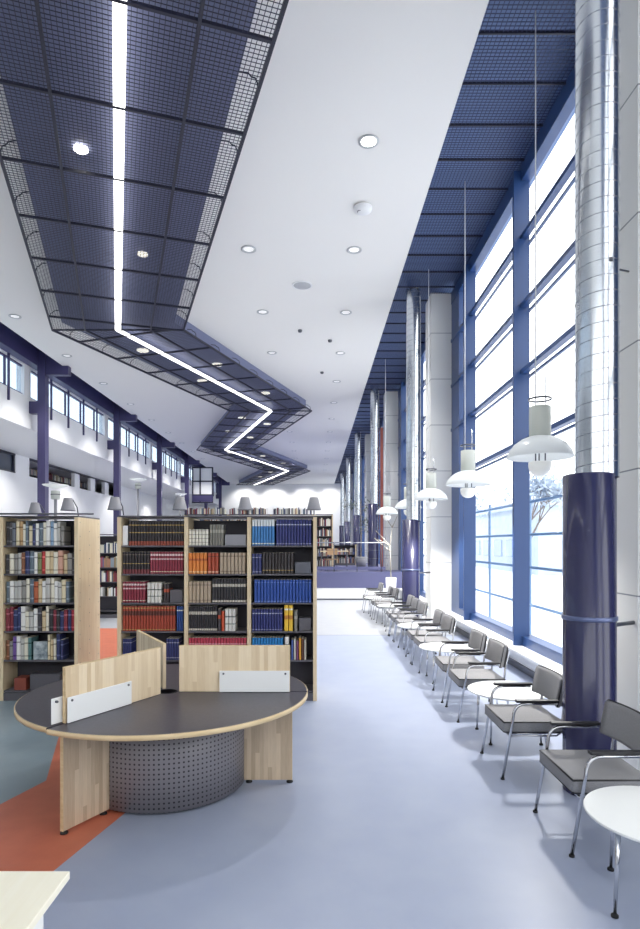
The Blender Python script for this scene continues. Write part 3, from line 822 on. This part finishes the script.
# the mixed case: individual books
PAL = {
 0: 'black darkgrey steelgrey cream tan ivory slate cream navy white slate ivory white lightblue white silver grey',
 1: 'black ivory grey silver brown navy slate white olive red cream sand ivory blush sand grey charcoal',
 2: 'slate white silver silver grey ivory slate rust sand white silver ivory white silver cream slate',
 3: 'maroon maroon navy navy white ivory silver white charcoal sand ivory black maroon black navy maroon navy crimson',
 4: 'brown grey violet white silver ivory teal ',
}
RGB = dict(black=(44,42,46), darkgrey=(70,70,74), steelgrey=(104,110,120), cream=(222,210,178), tan=(186,154,112), ivory=(226,222,204), slate=(96,110,122), navy=(46,54,96), white=(230,230,226), lightblue=(140,168,196), silver=(186,186,182), grey=(142,140,136), brown=(128,82,56), olive=(124,128,88), red=(172,54,52), sand=(204,184,148), blush=(206,160,140), charcoal=(58,56,60), rust=(178,96,62), maroon=(122,44,58), crimson=(160,46,60), violet=(112,84,150), teal=(90,128,128))
SM = {}
def smat(c):
    if c not in SM:
        r, g, b = RGB[c]; k = 1 if sum(RGB[c]) < 330 else -1
        SM[c] = spine_mat('bk_'+c, srgb(r, g, b), [(.72,.78,srgb(*[max(0, min(255, q+k*70)) for q in (r,g,b)])), (.14,.2,srgb(*[max(0, min(255, q+k*50)) for q in (r,g,b)]))])
    return SM[c]
LIM = {0: 63.5, 1: 75.5, 2: 69, 3: 75.3, 4: 31}
NICE = dict(darkgrey='dark grey', steelgrey='steel grey', lightblue='light blue')
rb_ = random.Random(3)
for row in range(5):
    cols = PAL[row].split(); x = P(5.4, BY+.04); xe = P(LIM[row], BY+.04); wn = [rb_.uniform(.8, 1.25) for _ in cols]
    s = (xe-x)/sum(wn)
    for i, (c, w) in enumerate(zip(cols, wn)):
        w *= s; h = rb_.uniform(19, 25)/PXM if row != 4 else rb_.uniform(18, 24)/PXM
        me = book_mesh(w*.94, h, rb_.uniform(.17,.23), smat(c))
        book(me, x+w/2, SHELF_Z[row], '%s book, %s from outer upright, %s shelf of mixed-book case' % (NICE.get(c, c), ORD[i], ROWN[row]), 'mixed books, %s shelf' % ROWN[row], y=BY+.035+rb_.uniform(0,.02)); x += w
for i, (c, a, b, h) in enumerate([("cream",47.5,50,25), ('sand',50.3,53,20), ('ivory',53.3,56,21), ('navy',56.3,60,26), ('navy',60.3,63,20)]):
    me = book_mesh((P(b,BY)-P(a,BY))*.95, h/PXM, .2, smat(c))
    book(me, P((a+b)/2, BY+.04), SHELF_Z[4], '%s book, %s after the face-out cover, fifth shelf of mixed-book case' % (c, ORD[i]), 'mixed books after the face-out cover')
fo = MB(); fo.box(P(33,BY+.04), BY+.05, SHELF_Z[4]+.001, P(47,BY+.04), BY+.075, SHELF_Z[4]+.24); fo.bevel(.002,1)
tag(fo.build('book', mottled('cover_art', srgb(84,100,112), srgb(196,206,208), 14, .4, 3)), 'face-out book with blue-grey cover on the fifth shelf of the mixed-book case', 'book', 'face-out books')
slab(14,26,5,12,M['redwood'],'storage_box','small reddish box on the lowest shelf of the mixed-book case','box')
slab(30,60,5,16,M['shelfgrey'],'storage_box','long dark box on the lowest shelf of the mixed-book case','box')

# clip-on shelf lamps
lampt = thing('shelf_lamp', 'x', 'lamp', (0,0,0))
MB().lathe([(.045,.16),(.052,.162),(.088,.015),(.094,0),(.088,.0),(.048,.155)], 24).build('lamp_shade', M['lampgrey'], lampt)
MB().tube([(0,.34,-.05),(0,.30,.06),(0,.16,.15),(0,.0,.158)], .008, 6).build('arm', M['steel'], lampt)
MB().lathe([(0,.13),(.03,.12),(.036,.07),(.02,.03),(0,.025)], 14).build('bulb', M['opal'], lampt)
LP = [(35, 517, 8.6, 'on the mixed-book case, farther from its end panel'), (68, 512, 7.75, 'on the mixed-book case, beside its end panel'), (115, 513, 7.6, 'on the long bookcase, at its outer corner by the gap'), (180, 512, 7.6, 'on the long bookcase, between first and middle bay'), (245, 512, 7.6, 'on the long bookcase, between middle and third bay'), (314, 512, 7.6, 'on the long bookcase, at its aisle end')]
for i, (px, py, y, w) in enumerate(LP):
    o = lampt if i == 0 else dup(lampt, (0,0,0))
    o.location = (P(px, y), y, max(Z(py, y), 2.48)); o['label'] = 'grey cone-shaded shelf lamp ' + w; o['group'] = 'shelf lamps'

# tall uplighters among the far shelves
up = thing('uplighter', 'x', 'floor lamp', (0,0,0))
MB().lathe([(0,3.53),(.05,3.53),(.30,3.60),(.335,3.63),(.30,3.62),(.05,3.56),(0,3.56)], 32).build('reflector', M['shade'], up)
MB().lathe([(0,3.24),(.10,3.24),(.115,3.27),(.115,3.44),(.10,3.47),(0,3.47)], 24).build('lamp_head', M['canister'], up)
MB().lathe([(.117,3.36),(.123,3.36),(.123,3.38),(.117,3.38)], 24).build('ring', M['steel'], up)
MB().tube([(0,0,.03),(0,0,3.25)], .04, 12).build('pole', M['lampgrey'], up)
MB().lathe([(0,0),(.22,0),(.22,.02),(.06,.04),(0,.04)], 28).build('base', M['lampgrey'], up)
ULP = [(55.5, 16.0, 'over the mixed-book case'), (138, 24.0, 'above the first bay of the long bookcase'), (180.5, 31.0, 'farthest, beside the last plum column')]
for i, (px, y, w) in enumerate(ULP):
    o = up if i == 0 else dup(up, (0,0,0))
    o.location = (P(px, y), y, 0 if y < PLY else PLZ - .0); o['label'] = 'tall white saucer uplighter on a grey pole, ' + w; o['group'] = 'uplighters among the shelves'

# ---- far bookcases and their books (a mass of tiny spines)
mass = MB(); FM = [smat(c) for c in ('black','ivory','slate','maroon','navy','sand','grey','white','brown','silver')]
def fill(x0, x1, y, z, h):
    x = x0
    while x < x1-.03:
        w = random.uniform(.025,.06)
        if random.random() < .93:
            mass.mi = random.randrange(len(FM)); mass.box(x, y+.04, z, min(x+w*.92, x1), y+.24, z+h*random.uniform(.65,.95))
        x += w
y = 16.6; a, b = P(82, y), P(126, y)
SH2 = [.2,.6,1.0,1.4,1.8]
bookcase('pale bookcase far down the aisle, seen through the gap beside the end panel', a, b, y, .6, [a+.024, b-.024], 2.3, SH2)
for z in SH2[1:]: fill(a+.06, b-.06, y, z+.003, .33)
y = 25.0
SH3 = [PLZ+.1+.42*k for k in range(5)]
a, b = -5.45, -.06
bookcase('wide far bookcase on the raised level showing its top over the long bookcase', a, b, y, .6, [a+.024, a+1.8, a+3.6, b-.024], 2.25, SH3, PLZ)
for u0, u1 in ((a, a+1.78), (a+1.82, a+3.58), (a+3.62, b)):
    for z in SH3[3:]: fill(u0+.06, u1-.06, y, z+.003, .36)
    fill(u0+.06, u1-.06, y, PLZ+2.275, .3)
a, b = .0, .75
bookcase('narrow grey-toned bookcase on the raised level beside the railing post', a, b, y, .6, [a+.024, b-.024], 2.25, SH3, PLZ)
for z in SH3: fill(a+.06, b-.06, y, z+.003, .36)
a, b = .85, 2.0; y = 29.0
SH4 = [PLZ+.1, PLZ+.52]
bookcase('low wide bookcase far behind the study table on the raised level', a, b, y, .6, [a+.024, b-.024], 1.0, SH4, PLZ)
for z in SH4: fill(a+.06, b-.06, y, z+.003, .36)
for k in range(6):   # the gallery shelves on the upper left
    pass
gx = -14.2
gs = MB(); gs.box(gx-.4, 27.2, 5.10, gx-.36, 39, 5.93); gs.box(gx-.38, 27.2, 5.50, gx, 39, 5.52)
struct(gs.build('wall_gallery', M['shelfgrey']))
yy = 27.3
while yy < 38.9:
    w = random.uniform(.05,.12)
    for z in (5.11, 5.53):
        mass.mi = random.randrange(len(FM)); mass.box(gx-.3, yy, z, gx-.05, yy+w*.9, z+random.uniform(.22,.34))
    yy += w
tag(mass.build('distant_books', FM), 'mass of tiny book spines filling the far shelves beyond the long bookcase', 'books', None, 'stuff')

# ------------------------------------------------------------------ raised level: railing, table, chair, plants
rail = thing('railing', 'slim steel railing along the front edge of the raised level', 'railing', (0, PLY+.08, PLZ))
MB().tube([(.03,0,1.08),(XP-.1,0,1.08)], .022, 10).build('handrail', M['chrome'], rail)
for x in (.06, .70, 1.55, 2.45): MB().tube([(x,0,0),(x,0,1.08)], .016, 8).build('post', M['steel'], rail)
w = MB()
for z in (.25,.5,.8): w.tube([(.06,0,z),(XP-.1,0,z)], .005, 5)
w.build('wire', M['steel'], rail)
MB().box(.08,-.006,.08,2.6,.006,.2).build('kick_strip', M['platform'], rail)
tt = thing('study_table', 'small study table with pale top on the raised level behind the railing', 'table', (.75, 23.6, PLZ))
MB().box(-.55,-.35,.73,.55,.35,.76).build('tabletop', M['birch'], tt)
for x in (-.5,.5):
    for y in (-.3,.3): MB().tube([(x,y,0),(x,y,.73)], .02, 8).build('leg', M['steel'], tt)
c = thing('study_chair', 'brown wooden chair drawn up to the study table on the raised level', 'chair', (.62, 23.0, PLZ), .2)
MB().box(-.2,-.2,.43,.2,.2,.46).build('seat', M['tan'], c); MB().box(-.2,-.21,.62,.2,-.19,.86).build('backrest', M['tan'], c)
for x in (-.18,.18):
    for y in (-.18,.18): MB().tube([(x,y,0),(x,y,.43 if y > 0 else .86)], .013, 6).build('leg', M['steel'], c)
tag(MB().box(-.05,-.05,0,.05,.05,5.6).build('wooden_post', M['redwood'], None, (P(380,24.2), 23.6, PLZ)), 'reddish brown vertical post beside the third duct on the raised level', 'post')

def leafy(t, h, spread, n, seed, z0):
    r = random.Random(seed); lf = MB()
    st = MB(); st.tube([(0,0,z0),(.02,.01,h*.5),(-.03,.0,h*.8),(0,.02,h)], [.03,.025,.018,.008], 7)
    for k in range(9):
        a = r.uniform(0, 2*PI); z = h*r.uniform(.5,.95); q = (spread*math.cos(a)*r.uniform(.5,1), spread*math.sin(a)*r.uniform(.5,1), z+r.uniform(.05,.4))
        st.tube([(0,0,z), q], [.012,.004], 5)
        for _ in range(n//9):
            p = Vector(q) + Vector((r.gauss(0,.16), r.gauss(0,.16), r.gauss(0,.13))); d = Vector((r.uniform(-1,1), r.uniform(-1,1), r.uniform(-.8,.2))).normalized()
            s = d.cross(Vector((0,0,1))).normalized()*.035; L = d*.13
            lf.face([lf.bm.verts.new(v) for v in (p, p+L*.5+s, p+L, p+L*.5-s)])
    st.build('trunk', M['bark'], t); lf.build('foliage', M['leaf'], t)
pt = thing('potted_tree', 'tall dark-leaved indoor tree in a pot between the ducts on the raised level', 'plant', (P(361,27.5), 27.5, PLZ))
MB().lathe([(0,0),(.22,0),(.28,.45),(.25,.45),(.24,.40),(0,.40)], 24).build('pot', M['lampgrey'], pt); leafy(pt, 3.1, .75, 300, 4, .38)
pt = thing('potted_plant', 'thin-stemmed bare plant in a tall white planter behind the armchair row', 'plant', (P(391,20.2), 20.2, 0))
MB().lathe([(0,0),(.15,0),(.18,.92),(.16,.92),(.155,.86),(0,.86)], 24).build('planter', M['acrylic'], pt)
tw = MB(); tw.tube([(0,0,.86),(-.02,0,1.5),(-.03,.02,2.0)], [.022,.02,.017], 6)
for (a, b) in [((-.03,.02,2.0),(-.5,.1,2.5)), ((-.03,.02,2.0),(-.45,-.1,2.2)), ((-.02,0,1.8),(-.55,.1,2.25)), ((-.03,.02,2.0),(.05,.05,2.7)), ((.05,.05,2.6),(-.4,.1,3.3)), ((.05,.05,2.6),(.2,-.1,3.0))]: tw.tube([a, b], [.017,.01], 5)
tw.build('stem', M['twig'], pt)

# ------------------------------------------------------------------ outside: snow, building, trees
struct(MB().box(XW+.3, -60, -.6, 140, 140, -.2).build('ground_snow', M['snow']))
bd = thing('neighbouring_building', 'pale blue-grey building seen through the window past the nearest mullion', 'building', (22, 52, -.2))
MB().box(-6,-9,0,8,10,5.0).build('wall', M['facade'], bd); MB().box(-6.4,-9.4,5.0,8.4,10.4,5.5).build('roof', M['facade'], bd)
for k in range(5): MB().box(-6.05,-7.5+k*3.4,1.2,-5.98,-5.3+k*3.4,2.6).build('window', M['facadeglass'], bd)
for k in range(3): MB().box(-4+k*4,-9.05,1.2,-2+k*4,-8.98,2.6).build('window', M['facadeglass'], bd)
def outside_tree(x, y, h, seed, label):
    r = random.Random(seed); t = thing('winter_tree', label, 'tree', (x, y, -.2), 0, 'trees beyond the window')
    b = MB(); tips = []
    def branch(p, d, L, rad, depth):
        q = p + d*L; b.tube([p, p+d*L*.5+Vector((r.uniform(-.05,.05),)*3)*L, q], [rad, rad*.85, rad*.7], 5)
        if depth == 0: tips.append(q); return
        for _ in range(3):
            nd = (d + Vector((r.uniform(-.8,.8), r.uniform(-.8,.8), r.uniform(-.1,.6)))).normalized(); branch(q, nd, L*.7, rad*.55, depth-1)
    branch(Vector((0,0,0)), Vector((0,0,1)), h*.33, h*.022, 4)
    b.build('trunk', M['bark'], t)
    lf = MB()
    for q in tips:
        for _ in range(7):
            p = q+Vector((r.gauss(0,.35), r.gauss(0,.35), r.gauss(0,.3))); d = Vector((r.uniform(-1,1), r.uniform(-1,1), r.uniform(-1,1))).normalized(); s = d.orthogonal().normalized()*.09
            lf.face([lf.bm.verts.new(v) for v in (p, p+d*.25+s, p+d*.5, p+d*.25-s)])
    lf.build('foliage', M['hazy_foliage'], t)
outside_tree(12.5, 27, 5.5, 2, 'haze-coloured tree outside, framed between the mullion and the nearest duct')
outside_tree(12, 34, 6.5, 5, 'bare haze-coloured tree outside, in front of the pale building')
outside_tree(9.5, 40, 6.0, 9, 'small haze-coloured tree outside, farthest along the window wall')
fb = thing('outdoor_railing', 'horizontal blue-grey outdoor bars seen through the lower panes', 'railing', (4.6, 6, -.2))
for z in (.95, 1.75, 2.45, 3.15): MB().tube([(0,0,z),(0,48,z)], .03, 8).build('bar', M['facadeglass'], fb)
for k in range(0, 17): MB().tube([(0.06,k*3.0+1,0),(0.06,k*3.0+1,3.3)], .035, 8).build('post', M['facadeglass'], fb)

# ------------------------------------------------------------------ light
w = bpy.data.worlds.new('sky'); sc.world = w; w.use_nodes = True
nt = w.node_tree; bg = nt.nodes['Background']
bg.inputs[0].default_value = (1,.99,.97,1); bg.inputs[1].default_value = 2.6
def spot(x, y, z, e, ang=100, col=(1,.97,.93), r=.12, blend=.6):
    l = bpy.data.lights.new('downlight_beam', 'SPOT'); l.energy = e; l.spot_size = math.radians(ang); l.spot_blend = blend; l.color = col; l.shadow_soft_size = r
    o = bpy.data.objects.new('downlight_beam', l); COL.objects.link(o); o.location = (x, y, z)
    return o
for i, (x, y) in enumerate(SPOTS): spot(x, y, ZC-.05, 420, 110)
for i in range(5):
    l = bpy.data.lights.new('pendant_bulb', 'SPOT'); l.spot_size = math.radians(125); l.spot_blend = .5; l.energy = 260; l.shadow_soft_size = .1; l.color = (1,.97,.92)
    o = bpy.data.objects.new('pendant_bulb', l); COL.objects.link(o); o.location = (2.55, 6.8+3.2*i, 2.79)
for x in (-7, -4, -1, 1.5): 
    o = spot(x, Y1-2.2, 7.9, 260, 95); o.rotation_euler = (math.radians(40), 0, 0)
# gallery ceiling lamps on the left
for y in (10, 17, 24, 31, 38, 46):
    spot(-11.2, y, 5.88, 300, 140)

v = sc.view_settings
v.view_transform = 'Standard'; v.look = 'None'; v.gamma = 1; v.use_curve_mapping = False; v.exposure = .36
sc.cycles.max_bounces = 10; sc.cycles.diffuse_bounces = 5; sc.cycles.glossy_bounces = 4; sc.cycles.transparent_max_bounces = 16
sc.cycles.caustics_reflective = False; sc.cycles.caustics_refractive = False
sc.cycles.sample_clamp_indirect = 6
sc.render.film_transparent = False
